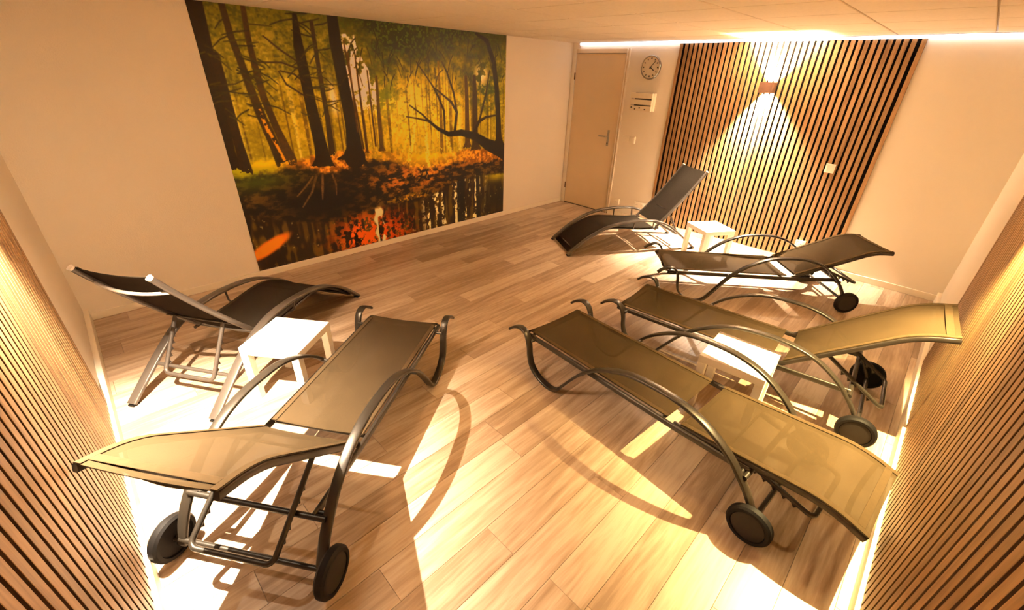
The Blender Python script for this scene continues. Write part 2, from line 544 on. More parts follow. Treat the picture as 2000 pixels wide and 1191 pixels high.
# ------------------------------------------------------------------ forest mural
MURAL_GAIN = (1.75, 2.1, 2.2)
def build_mural():
    NU, NV = 760, 510
    rng = np.random.default_rng(5)
    u = np.linspace(0, 1, NU)[None, :].repeat(NV, 0)
    v = np.linspace(0, 1, NV)[:, None].repeat(NU, 1)
    def vnoise(fu, fv):
        g = rng.random((int(fv) + 3, int(fu) + 3))
        x, y = u * fu, v * fv
        i, j = y.astype(int), x.astype(int)
        a, b = y - i, x - j
        a, b = a * a * (3 - 2 * a), b * b * (3 - 2 * b)
        return (g[i, j] * (1 - a) + g[i + 1, j] * a) * (1 - b) + (g[i, j + 1] * (1 - a) + g[i + 1, j + 1] * a) * b
    def fb(fu, fv, o=4):
        s, amp, tot = 0, 1, 0
        for k in range(o):
            s = s + amp * vnoise(fu * 2 ** k, fv * 2 ** k)
            tot += amp
            amp *= 0.6
        return s / tot
    def lerp(a, b, t):
        return a + (b - a) * np.clip(t, 0, 1)[..., None]
    def C(*c):
        return np.array(c, float) / 255.0
    sst = lambda a, b, x: (lambda t: t * t * (3 - 2 * t))(np.clip((x - a) / (b - a), 0, 1))
    blob = lambda cu, cv, ru, rv: np.exp(-(((u - cu) / ru) ** 2 + ((v - cv) / rv) ** 2))
    img = np.zeros((NV, NU, 3)) + C(120, 104, 22)
    # light deep in the wood
    img = lerp(img, C(206, 165, 30), blob(0.60, 0.60, 0.30, 0.30))
    img = lerp(img, C(236, 196, 70), blob(0.56, 0.69, 0.11, 0.12) * 0.9)
    img = lerp(img, C(226, 190, 60), blob(0.70, 0.80, 0.06, 0.2) * 0.6)
    img = lerp(img, C(176, 140, 22), blob(0.2, 0.6, 0.14, 0.16) * 0.75)
    # many thin far trunks, alternately lit and dark
    st = vnoise(170, 1.2)
    img = lerp(img, C(70, 48, 8), sst(0.60, 0.82, st) * 0.75 * sst(0.97, 0.55, v))
    img = lerp(img, C(240, 205, 96), sst(0.70, 0.95, 1 - st) * 0.55 * sst(0.95, 0.6, v))
    # foliage mottling
    f1, f2, f3 = fb(22, 16), fb(60, 46, 3), fb(150, 110, 2)
    leaf = f1 * 0.3 + f2 * 0.3 + f3 * 0.4
    img = lerp(img, C(64, 56, 10), sst(0.50, 0.68, leaf) * (0.25 + 0.6 * sst(0.5, 0.9, v)))
    img = lerp(img, C(214, 178, 62), sst(0.50, 0.70, 1 - leaf) * 0.42)
    # dark crowns along the top, densest right of the middle trunk
    crown = sst(0.62, 1.0, v + 0.30 * (f1 - 0.5) + 0.12 * (f2 - 0.5)) * (0.55 * blob(0.50, 1.0, 0.16, 0.5) + 0.55 * blob(0.78, 1.05, 0.25, 0.4) + 0.28)
    img = lerp(img, C(34, 36, 10), crown * 1.25)
    img = lerp(img, C(74, 82, 22), crown * sst(0.52, 0.66, f3) * 0.75)
    img = lerp(img, C(40, 54, 14), blob(0.90, 0.72, 0.07, 0.10) * sst(0.40, 0.58, f2) * 0.85)
    img = lerp(img, C(90, 96, 20), blob(0.47, 0.70, 0.06, 0.09) * sst(0.42, 0.60, f2) * 0.8)
    # pale sky openings
    sky = ((u > 0.352 + 0.0 * v) & (u < 0.395 + 0.055 * sst(0.92, 0.72, v)) & (v > 0.60) & (v < 0.94)).astype(float)
    sky = sky * sst(0.60, 0.68, v + 0.2 * (f2 - 0.5)) * sst(0.97, 0.86, v + 0.35 * (f2 - 0.5))
    img = lerp(img, C(242, 206, 170), sky * sst(0.62, 0.50, f2))
    img = lerp(img, C(236, 200, 140), blob(0.875, 0.80, 0.03, 0.05) * sst(0.60, 0.5, f2))
    img = lerp(img, C(230, 200, 150), blob(0.305, 0.69, 0.012, 0.06) * sst(0.7, 0.5, f2))
    # forest floor
    gl = np.interp(u[0], [0, .09, .17, .28, .40, .54, .70, 1], [.468, .468, .456, .467, .470, .43, .415, .425])[None, :]
    bk = np.interp(u[0], [0, .05, .14, .19, .25, .33, .41, .50, .60, .74, 1], [.415, .406, .425, .417, .385, .395, .42, .386, .343, .347, .338])[None, :]
    jag = 0.03 * (f2 - 0.5)
    g = sst(0.012, -0.012, v - gl - jag)
    n_or = fb(90, 60, 3)
    grd = lerp(np.zeros_like(img) + C(112, 64, 16), C(214, 134, 40), sst(0.36, 0.70, n_or))
    grd = lerp(grd, C(128, 120, 14), sst(0.16, 0.08, u) + 0.55 * blob(0.42, 0.44, 0.05, 0.03))
    grd = lerp(grd, C(206, 168, 24), blob(0.08, 0.46, 0.06, 0.035) + blob(0.62, 0.42, 0.13, 0.06))
    img = lerp(img, 0, g) + grd * g[..., None]
    # sun shafts fanning down over the glade
    ang = np.arctan2(u - 0.615, (0.72 - v) * 0.66)
    ray = 0.5 + 0.5 * np.sin(ang * 26 + 1.0) * np.cos(ang * 11)
    img = lerp(img, C(250, 214, 80), sst(0.45, 0.95, ray) * blob(0.63, 0.47, 0.13, 0.13) * 0.9 * sst(0.75, 0.40, f3))
    # dark river bank
    bz = sst(0.014, -0.014, v - bk - 1.2 * jag)
    dk = fb(46, 60, 4)
    bank = lerp(np.zeros_like(img) + C(22, 13, 6), C(96, 60, 20), sst(0.40, 0.74, dk))
    bank = lerp(bank, C(190, 100, 28), sst(0.40, 0.70, dk) * (blob(0.58, 0.32, 0.13, 0.08) * 1.1 + 0.6 * blob(0.45, 0.30, 0.12, 0.05) + 0.6 * blob(0.88, 0.34, 0.15, 0.03)))
    bank = lerp(bank, C(244, 150, 40), blob(0.60, 0.345, 0.07, 0.05) * sst(0.42, 0.60, n_or))
    bank = lerp(bank, C(64, 66, 12), blob(0.06, 0.38, 0.1, 0.035) * 0.8)
    bank = lerp(bank, C(14, 8, 4), blob(0.22, 0.26, 0.13, 0.09) * 1.2)
    bank = lerp(bank, C(196, 128, 26), blob(0.53, 0.205, 0.10, 0.02) * sst(0.44, 0.60, n_or))
    bank = bank * np.array([.80, .84, .9])
    img = lerp(img, 0, bz) + bank * bz[..., None]
    # water with reflections
    wl = np.interp(u[0], [0, .10, .22, .33, .445, .594, .714, .85, 1], [.262, .20, .160, .175, .186, .177, .235, .262, .250])[None, :]
    wz = sst(0.010, -0.010, v - wl - 0.5 * jag)
    ws = vnoise(120, 7) * 0.6 + vnoise(60, 30) * 0.4
    wat = lerp(np.zeros_like(img) + C(26, 15, 6), C(70, 48, 14), sst(0.45, 0.7, ws))
    wat = lerp(wat, C(196, 80, 18), sst(0.42, 0.56, n_or * 0.7 + ws * 0.3) * blob(0.345, 0.05, 0.10, 0.11) * 1.25)
    wat = lerp(wat, C(190, 62, 10), sst(0.44, 0.58, n_or) * blob(0.46, 0.03, 0.08, 0.10) * 0.7)
    wat = lerp(wat, C(224, 110, 30), sst(1.5, 0.3, ((u - 0.045 - 0.25 * (v - 0.11)) / 0.055) ** 2 + ((v - 0.075 - 0.55 * u) / 0.032) ** 2))
    wst = vnoise(95, 5) * 0.7 + vnoise(160, 60) * 0.3
    wat = lerp(wat, C(232, 200, 140), sst(0.56, 0.70, wst) * sst(0.56, 0.62, u) * sst(0.93, 0.84, u) * sst(0.66, 0.50, fb(60, 60, 3)))
    wat = lerp(wat, C(12, 8, 5), sst(0.024, 0.014, np.abs(u - 0.765)) * 0.95 + sst(0.012, 0.006, np.abs(u - 0.855)) * 0.9)
    wat = lerp(wat, C(150, 128, 20), blob(0.96, 0.245, 0.06, 0.04) * 0.9)
    wat = lerp(wat, C(22, 16, 6), blob(0.95, 0.09, 0.08, 0.09))
    wat = lerp(wat, C(232, 196, 140), sst(0.020, 0.010, np.abs(u - 0.402 - 0.004 * np.sin(v * 90))) * sst(0.70, 0.56, vnoise(140, 18)))
    wat = lerp(wat, C(200, 170, 100), sst(0.80, 0.90, fb(110, 70, 2)) * 0.4)
    img = lerp(img, 0, wz) + wat * wz[..., None]
    # trunks and branches: (u, v, full width)
    lines = [
        ([(.015, .995, .037), (.011, .848, .037), (.010, .683, .034), (.004, .504, .030), (.008, .44, .036)], (24, 14, 6)),
        ([(.030, .835, .020), (.031, .760, .020), (.032, .544, .021), (.034, .428, .030)], (30, 17, 7)),
        ([(.072, 1.004, .014), (.075, .902, .015), (.084, .820, .016), (.092, .726, .019), (.102, .633, .023), (.118, .525, .026), (.129, .445, .034)], (44, 28, 8)),
        ([(.117, 1.001, .011), (.113, .897, .013), (.114, .805, .015), (.118, .699, .017), (.132, .593, .018), (.156, .453, .027)], (52, 32, 8)),
        ([(.236, .987, .012), (.232, .882, .025), (.235, .773, .029), (.238, .652, .031), (.245, .503, .037), (.246, .449, .046), (.243, .415, .072)], (22, 13, 5)),
        ([(.277, .970, .010), (.277, .794, .012), (.279, .623, .014), (.276, .471, .020)], (40, 25, 8)),
        ([(.337, 1.001, .029), (.336, .905, .034), (.343, .736, .035), (.350, .576, .040), (.349, .475, .052), (.346, .443, .070), (.341, .418, .112)], (18, 11, 5)),
        ([(.368, .871, .004), (.367, .553, .006)], (70, 42, 12)),
        ([(.389, .872, .004), (.390, .463, .008), (.390, .455, .016)], (60, 36, 10)),
        ([(.422, .805, .004), (.422, .483, .006)], (60, 36, 10)),
        ([(.360, .913, .004), (.379, .476, .006)], (60, 36, 10)),
        ([(.450, .781, .007), (.445, .628, .011), (.442, .475, .014), (.442, .456, .030)], (66, 44, 10)),
        ([(.684, .855, .006), (.686, .617, .011), (.683, .42, .015)], (110, 80, 16)),
        ([(.802, .790, .012), (.805, .676, .017), (.804, .457, .023), (.804, .429, .045)], (60, 38, 8)),
        ([(.841, .791, .014), (.843, .706, .022), (.843, .447, .029), (.845, .413, .056)], (44, 27, 7)),
        ([(.850, .993, .007), (.903, .964, .015), (.936, .867, .021), (.953, .739, .022), (.964, .567, .025), (.968, .463, .032), (.969, .421, .060)], (18, 11, 5)),
        ([(1.014, .367, .067), (.996, .382, .060), (.904, .435, .042), (.846, .484, .029), (.776, .512, .022), (.716, .509, .016), (.672, .539, .011), (.634, .580, .008), (.609, .613, .005), (.561, .658, .003)], (14, 8, 4)),
        ([(.745, .520, .012), (.757, .618, .010), (.733, .670, .008), (.694, .707, .005), (.665, .736, .003)], (22, 13, 5)),
        ([(.757, .618, .008), (.745, .714, .007), (.719, .809, .006), (.700, .854, .003)], (22, 13, 5)),
        ([(.700, .524, .007), (.700, .628, .008), (.678, .695, .007), (.657, .745, .005), (.629, .795, .004), (.598, .849, .003)], (26, 16, 5)),
        ([(.838, .507, .013), (.864, .565, .011), (.898, .585, .008), (.947, .593, .005)], (22, 13, 5)),
        ([(.864, .565, .008), (.898, .705, .007), (.916, .824, .004)], (22, 13, 5)),
        ([(.634, .580, .006), (.591, .595, .004), (.545, .607, .003)], (30, 18, 6)),
        ([(.221, .830, .004), (.180, .871, .004), (.149, .910, .003)], (40, 25, 8)),
        ([(.223, .803, .004), (.180, .824, .0035), (.118, .822, .003)], (40, 25, 8)),
        ([(.230, .757, .005), (.207, .784, .004), (.173, .795, .003)], (40, 25, 8)),
        ([(.230, .699, .004), (.182, .747, .004), (.169, .792, .003)], (40, 25, 8)),
        ([(.215, .375, .008), (.195, .31, .006), (.16, .25, .004)], (70, 46, 22)),
        ([(.235, .38, .006), (.228, .32, .008), (.222, .27, .003)], (80, 52, 26)),
        ([(.265, .375, .006), (.272, .33, .005), (.268, .28, .003)], (74, 48, 24)),
        ([(.205, .375, .005), (.178, .335, .005), (.15, .30, .003)], (80, 52, 24)),
    ]
    lr = random.Random(3)
    for k in range(150):
        if k < 80:
            a, b = lr.choice((.02, .08, .115, .235, .277)) + lr.uniform(-.01, .01), lr.uniform(.62, 1.0)
            sg = lr.choice((-1, 1))
            du, dv = sg * lr.uniform(.02, .06), -lr.uniform(-.02, .05)
        else:
            a, b = lr.uniform(.36, 1.0), lr.uniform(.78, 1.02)
            du, dv = lr.uniform(-.03, .03), -lr.uniform(.02, .09)
        lines.append(([(a, b, .003), (a + du * .5, b + dv * .35, .0026), (a + du, b + dv, .0018)], lr.choice(((40, 32, 8), (52, 44, 10), (30, 26, 8)))))
    asp = (4.365 - 1.20) / (H - 0.06)
    for pts, colr in lines:
        for k in range(len(pts) - 1):
            (u0, v0, w0), (u1, v1, w1) = pts[k], pts[k + 1]
            ax, ay, bx_, by = u0 * asp, v0, u1 * asp, v1
            j0, j1 = int(max(0, (min(u0, u1) - 0.08) * NU)), int(min(NU, (max(u0, u1) + 0.08) * NU + 2))
            i0, i1 = int(max(0, (min(v0, v1) - 0.06) * NV)), int(min(NV, (max(v0, v1) + 0.06) * NV + 2))
            if j1 <= j0 or i1 <= i0:
                continue
            X, Y = u[i0:i1, j0:j1] * asp, v[i0:i1, j0:j1]
            dx, dy = bx_ - ax, by - ay
            tr_ = ((X - ax) * dx + (Y - ay) * dy) / (dx * dx + dy * dy + 1e-12)
            t = np.clip(tr_, 0, 1)
            d = np.hypot(X - ax - t * dx, Y - ay - t * dy)
            hw = (w0 + (w1 - w0) * t) * asp / 2
            bark = 0.75 + 0.5 * f3[i0:i1, j0:j1]
            m_ = np.clip((hw - d) / 0.0035 + 0.6, 0, 1)
            if k == len(pts) - 2 and w1 > .012:
                m_ = m_ * (tr_ < 1.0 + 0.5 * (f3[i0:i1, j0:j1] - 0.4))
            cc = (C(*colr)[None, None, :] * bark[..., None])
            img[i0:i1, j0:j1] = img[i0:i1, j0:j1] * (1 - m_[..., None]) + cc * m_[..., None]
    # lit rims of the two leaning trunks
    for (a, b, c, d) in ((.108, .60, .137, .455), (.1, .66, .112, .56)):
        t = np.clip((v - b) / (d - b), 0, 1)
        dd = np.abs(u - (a + (c - a) * t))
        img = lerp(img, C(210, 130, 30), sst(0.006, 0.002, dd) * ((v < b) & (v > d)) * sst(0.35, 0.5, f3))
    img = np.clip(img, 0, 1)
    lin = np.where(img <= 0.04045, img / 12.92, ((img + 0.055) / 1.055) ** 2.4)
    lin = np.clip((lin * np.array(MURAL_GAIN)) ** 1.12, 0.002, 0.9)
    # mesh: one fine sheet plus thin edges
    wm, hm = 4.365 - 1.20, H - 0.0005 - 0.06
    vs = np.zeros((NV * NU + 4, 3), np.float32)
    vs[:NV * NU, 0] = (u * wm).ravel()
    vs[:NV * NU, 2] = (v * hm).ravel()
    vs[:NV * NU, 1] = -0.003
    vs[NV * NU:] = [(0, 0, 0), (wm, 0, 0), (wm, 0, hm), (0, 0, hm)]
    idx = np.arange(NV * NU).reshape(NV, NU)
    quads = np.stack([idx[:-1, :-1], idx[:-1, 1:], idx[1:, 1:], idx[1:, :-1]], -1).reshape(-1, 4)
    b = NV * NU
    c00, c10, c11, c01 = idx[0, 0], idx[0, -1], idx[-1, -1], idx[-1, 0]
    edge = np.array([[b, b + 1, c10, c00], [b + 1, b + 2, c11, c10], [b + 2, b + 3, c01, c11], [b + 3, b, c00, c01]])
    quads = np.concatenate([quads, edge])
    me = bpy.data.meshes.new('forest_mural')
    me.vertices.add(len(vs))
    me.vertices.foreach_set('co', vs.ravel())
    me.loops.add(quads.size)
    me.loops.foreach_set('vertex_index', quads.ravel().astype(np.int32))
    me.polygons.add(len(quads))
    me.polygons.foreach_set('loop_start', np.arange(0, quads.size, 4, dtype=np.int32))
    me.update(calc_edges=True)
    ca = me.color_attributes.new('print', 'FLOAT_COLOR', 'POINT')
    col = np.ones((len(vs), 4), np.float32)
    col[:b, :3] = lin.reshape(-1, 3)
    col[b:, :3] = 0.5
    ca.data.foreach_set('color', col.ravel())
    m, nt, bs = newmat('mural_print')
    at = N(nt, 'ShaderNodeAttribute', attribute_name='print')
    nt.links.new(at.outputs['Color'], bs.inputs['Base Color'])
    bs.inputs['Roughness'].default_value = 0.45
    bs.inputs['Specular IOR Level'].default_value = 0.25
    o = obj('forest_mural', me, m)
    o.location = (1.20, YB - 0.0004, 0.06)
    tag(o, 'large photo mural of sunlit autumn forest and stream', 'mural')
build_mural()

# ------------------------------------------------------------------ loungers with wheels
BAR1 = [(-.082, .262), (-.045, .292), (.010, .314), (.056, .306), (.086, .270), (.104, .215), (.114, .145), (.140, .080), (.195, .034), (.262, .012), (.325, .0095), (.375, .034), (.415, .085),
        (.475, .170), (.553, .268), (.640, .342), (.735, .398), (.851, .440), (.986, .455), (1.11, .454), (1.22, .432), (1.309, .393), (1.40, .328), (1.46, .264), (1.51, .20), (1.555, .12), (1.572, .070)]
HB1, HF1, ZF1, HIP1 = 0.303, 0.229, 0.271, 1.085

def sheet(path, hw, th, sag=0.0, nt_=9, n_edge=True):
    """Closed thin cloth along a path in the local x/z plane; width +-hw along y."""
    P = [Vector(p) for p in path]
    n = len(P)
    top, bot = [], []
    for i in range(n):
        t = (P[min(i + 1, n - 1)] - P[max(i - 1, 0)]).normalized()
        nn = Vector((-t.z, 0, t.x))
        if nn.z < 0 and abs(t.x) > 0.3: nn = -nn
        for k in range(nt_):
            y = -hw + 2 * hw * k / (nt_ - 1)
            s = sag * (1 - (y / hw) ** 2) if sag else 0
            q = P[i] - nn * s + Vector((0, y, 0))
            top.append(q + nn * th / 2)
            bot.append(q - nn * th / 2)
    m = MB()
    fs = []
    b = n * nt_
    for i in range(n - 1):
        for k in range(nt_ - 1):
            a = i * nt_ + k
            fs.append((a, a + 1, a + nt_ + 1, a + nt_))
            fs.append((b + a, b + a + nt_, b + a + nt_ + 1, b + a + 1))
    for i in range(n - 1):
        a, c = i * nt_, i * nt_ + nt_ - 1
        fs.append((a, a + nt_, b + a + nt_, b + a))
        fs.append((c, b + c, b + c + nt_, c + nt_))
    for k in range(nt_ - 1):
        fs.append((k, b + k, b + k + 1, k + 1))
        a = (n - 1) * nt_ + k
        fs.append((a, a + 1, b + a + 1, b + a))
    m.add(top + bot, fs)
    return m

def back_path(s0, z0, length, ang, drop, n=22, d0=0.0, straight=0.70):
    """Points along a backrest that rises at ang and rolls backwards by drop near its end."""
    out, s, z = [], s0, z0
    ds = length / n
    out.append(Vector((s, 0, z)))
    for i in range(n):
        f = (i + 0.5) / n
        k = 0 if f < straight else (f - straight) / (1 - straight)
        a = ang - drop * min(1, k * 1.3)
        s += ds * math.cos(a)
        z += ds * math.sin(a)
        out.append(Vector((s, 0, z)))
    return out

def offset(path, d, y):
    out = []
    n = len(path)
    for i in range(n):
        t = (path[min(i + 1, n - 1)] - path[max(i - 1, 0)]).normalized()
        nn = Vector((-t.z, 0, t.x))
        out.append(path[i] + nn * d + Vector((0, y, 0)))
    return out

def at_dist(path, d):
    acc = 0
    for a, b in zip(path, path[1:]):
        l = (b - a).length
        if acc + l >= d:
            return a.lerp(b, (d - acc) / l)
        acc += l
    return path[-1]

def support_frame(root, piv, rest, length, hw, mat, tooth_side):
    """U-shaped prop with ratchet teeth, from the pivot on the back rails over the rest bar."""
    d = (rest - piv).normalized()
    end = piv + d * length
    r = 0.03
    pts = [piv + Vector((0, hw, 0)), end - d * r + Vector((0, hw, 0))]
    for k in range(1, 5):
        a = R(90) * k / 4
        pts.append(end - d * r + d * (r * math.sin(a)) + Vector((0, hw - r + r * math.cos(a), 0)))
    pts += [Vector((p.x, -p.y, p.z)) for p in reversed(pts[1:])]
    pts.append(piv + Vector((0, -hw, 0)))
    # exact corner arcs on the second side
    m = MB().sweep(pts, circ(0.0115, 8))
    u = obj('support_frame', m.mesh('support_frame'), mat, root, 50)
    nrm = Vector((-d.z, 0, d.x)) * tooth_side
    for sy in (1, -1):
        tm = MB()
        for k in range(5):
            c = piv + d * (length * (0.34 + 0.115 * k)) + Vector((0, sy * hw, 0))
            a, b, tip = c - d * 0.016 + nrm * 0.006, c + d * 0.016 + nrm * 0.006, c + d * 0.009 + nrm * 0.027
            w_ = Vector((0, 0.005, 0))
            tm.add([a - w_, b - w_, tip - w_, a + w_, b + w_, tip + w_], [(0, 1, 2), (3, 5, 4), (0, 3, 4, 1), (1, 4, 5, 2), (2, 5, 3, 0)])
        obj('ratchet_teeth', tm.mesh('ratchet_teeth'), mat, u)
    return u

def wheeled_lounger(label, X, Y, T, ang):
    root = empty('wheeled_sun_lounger', (X, Y, 0), T)
    tag(root, label, 'sun lounger', 'wheeled sun loungers')
    fm, dm = M['frame'], M['dark_metal']
    prof = rrect(0.045, 0.017, 0.006, 3)
    path2 = spline([(s, 0, z) for s, z in BAR1], 4)
    rail_p = rrect(0.020, 0.034, 0.009, 4)
    for sy in (1, -1):
        p = [Vector((q.x, sy * HB1, q.z)) for q in path2]
        b = obj('side_bar', MB().sweep(p, prof, (0, 1, 0)).mesh('side_bar'), fm, root, 45)
        for s, z in ((.104, .245), (.545, .252), (1.452, .262)):
            obj('stud', MB().sweep([(s, sy * 0.250, z), (s, sy * 0.296, z)], circ(0.010, 8)).mesh('stud'), fm, b, 50)
        rl = obj('side_rail', MB().sweep([(.035, sy * .247, .247), (.6, sy * .247, .247), (1.10, sy * .247, .247), (1.475, sy * .247, .262)], rail_p, (0, 1, 0)).mesh('side_rail'), fm, root, 50)
        obj('rail_end_cap', MB().sweep([(.022, sy * .247, .247), (.036, sy * .247, .247)], rrect(0.016, 0.030, 0.007, 4), (0, 1, 0)).mesh('rail_end_cap'), M['rubber'], rl, 50)
        # wheel
        wc = (1.566, sy * 0.346, 0.095)
        wm = MB()
        hwid = 0.022
        wm.lathe([(0.0, -hwid * .6), (0.070, -hwid * .6), (0.073, -hwid), (0.086, -hwid), (0.094, -hwid * .55), (0.0947, 0), (0.094, hwid * .55), (0.086, hwid), (0.073, hwid), (0.070, hwid * .6), (0.0, hwid * .6)], 40, 'y', wc)
        w = obj('wheel', wm.mesh('wheel'), M['rubber'], root, 35)
        hm = MB()
        hm.lathe([(0.0, sy * hwid * 1.02), (0.050, sy * hwid * .98), (0.069, sy * hwid * .82), (0.069, sy * hwid * .55)], 36, 'y', wc)
        obj('hub_cap', hm.mesh('hub_cap'), M['hub'], w, 35)
    for nm, s, z, hw, r in (('foot_bar', .055, .246, .243, .010), ('hip_bar', 1.035, .240, .243, .010), ('rest_bar', 1.475, .262, .298, .0125), ('axle', 1.567, .094, .335, .011)):
        obj(nm, MB().sweep([(s, -hw, z), (s, hw, z)], circ(r, 10)).mesh(nm), fm, root, 50)
    # seat sling
    sp = [(.012, .246), (.014, .258), (.022, .267), (.040, .2715)] + [(.06 + (1.058 - .06) * k / 24, ZF1) for k in range(25)]
    sp = [Vector((s, 0, z)) for s, z in sp]
    seat = obj('seat_sling', sheet(sp, .236, .004, .009).mesh('seat_sling'), M['sling'], root, 60)
    for sy in (1, -1):
        hp = [Vector((s.x, sy * .222, s.z + .0032)) for s in sp[4:]]
        obj('hem', MB().sweep(hp, rrect(.024, .0025, .001, 2), (0, 1, 0)).mesh('hem'), M['hem'], seat)
    # back section
    bp = back_path(HIP1 + .012, ZF1, 0.81, ang, 0.42)
    back = obj('back_sling', sheet(bp[1:], .236, .004, .008).mesh('back_sling'), M['sling'], root, 60)
    for sy in (1, -1):
        obj('hem', MB().sweep(offset(bp[1:], .0032, sy * .222), rrect(.024, .0025, .001, 2), (0, 1, 0)).mesh('hem'), M['hem'], back)
        rp = offset(bp, -.016, sy * .231)
        rr = obj('back_rail', MB().sweep(rp, rrect(.020, .028, .006, 3), (0, 1, 0)).mesh('back_rail'), dm, root, 45)
    e0, e1 = bp[-2], bp[-1]
    hn = offset([bp[-3], bp[-2], bp[-1]], .0032, 0)
    obj('hem', MB().sweep([hn[1] + Vector((0, -.21, 0)), hn[1] + Vector((0, .21, 0))], rrect(.0025, .03, .001, 2), (-(e1 - e0).z, 0, (e1 - e0).x)).mesh('hem'), M['hem'], back)
    hb = offset(bp, -.02, 0)
    hp = hb[-3]
    dn = (hb[-3] - bp[-3]).normalized()
    bow = [Vector((hp.x, y, hp.z)) + dn * (.050 * (1 - (y / .225) ** 2)) for y in [-.225 + .45 * k / 16 for k in range(17)]]
    obj('head_bar', MB().sweep(bow, circ(.010, 8), None).mesh('head_bar'), dm, root, 50)
    obj('back_hinge_bar', MB().sweep([bp[1] + Vector((.012, -.240, -.018)), bp[1] + Vector((.012, .240, -.018))], circ(.008, 8)).mesh('back_hinge_bar'), fm, root, 50)
    piv = at_dist(hb, 0.25)
    piv = piv + Vector((0, 0, -.008))
    obj('pivot_bar', MB().sweep([piv + Vector((0, -.225, 0)), piv + Vector((0, .225, 0))], circ(.007, 8)).mesh('pivot_bar'), dm, root, 50)
    rest = Vector((1.475, 0, .262 + .032 if ang > .2 else .262 - .026))
    support_frame(root, piv, rest, 0.40, 0.172, fm if ang > .2 else dm, -1)
    return root

WL = [('flat wheeled sun lounger with taupe sling lying fully reclined at lower right', 2.316, 1.924, -1.6507, 0.10),
      ('wheeled sun lounger with raised back nearest the left slat panel', 1.5633, 2.6082, -2.5308, 0.7092),
      ('wheeled sun lounger with raised back between the flat lounger and the door wall', 3.0966, 1.7672, -1.4996, 0.6939),
      ('wheeled sun lounger with low raised back in front of the lit slat panel', 3.933, 1.9693, -0.8598, 0.4146)]
for a in WL:
    wheeled_lounger(*a)

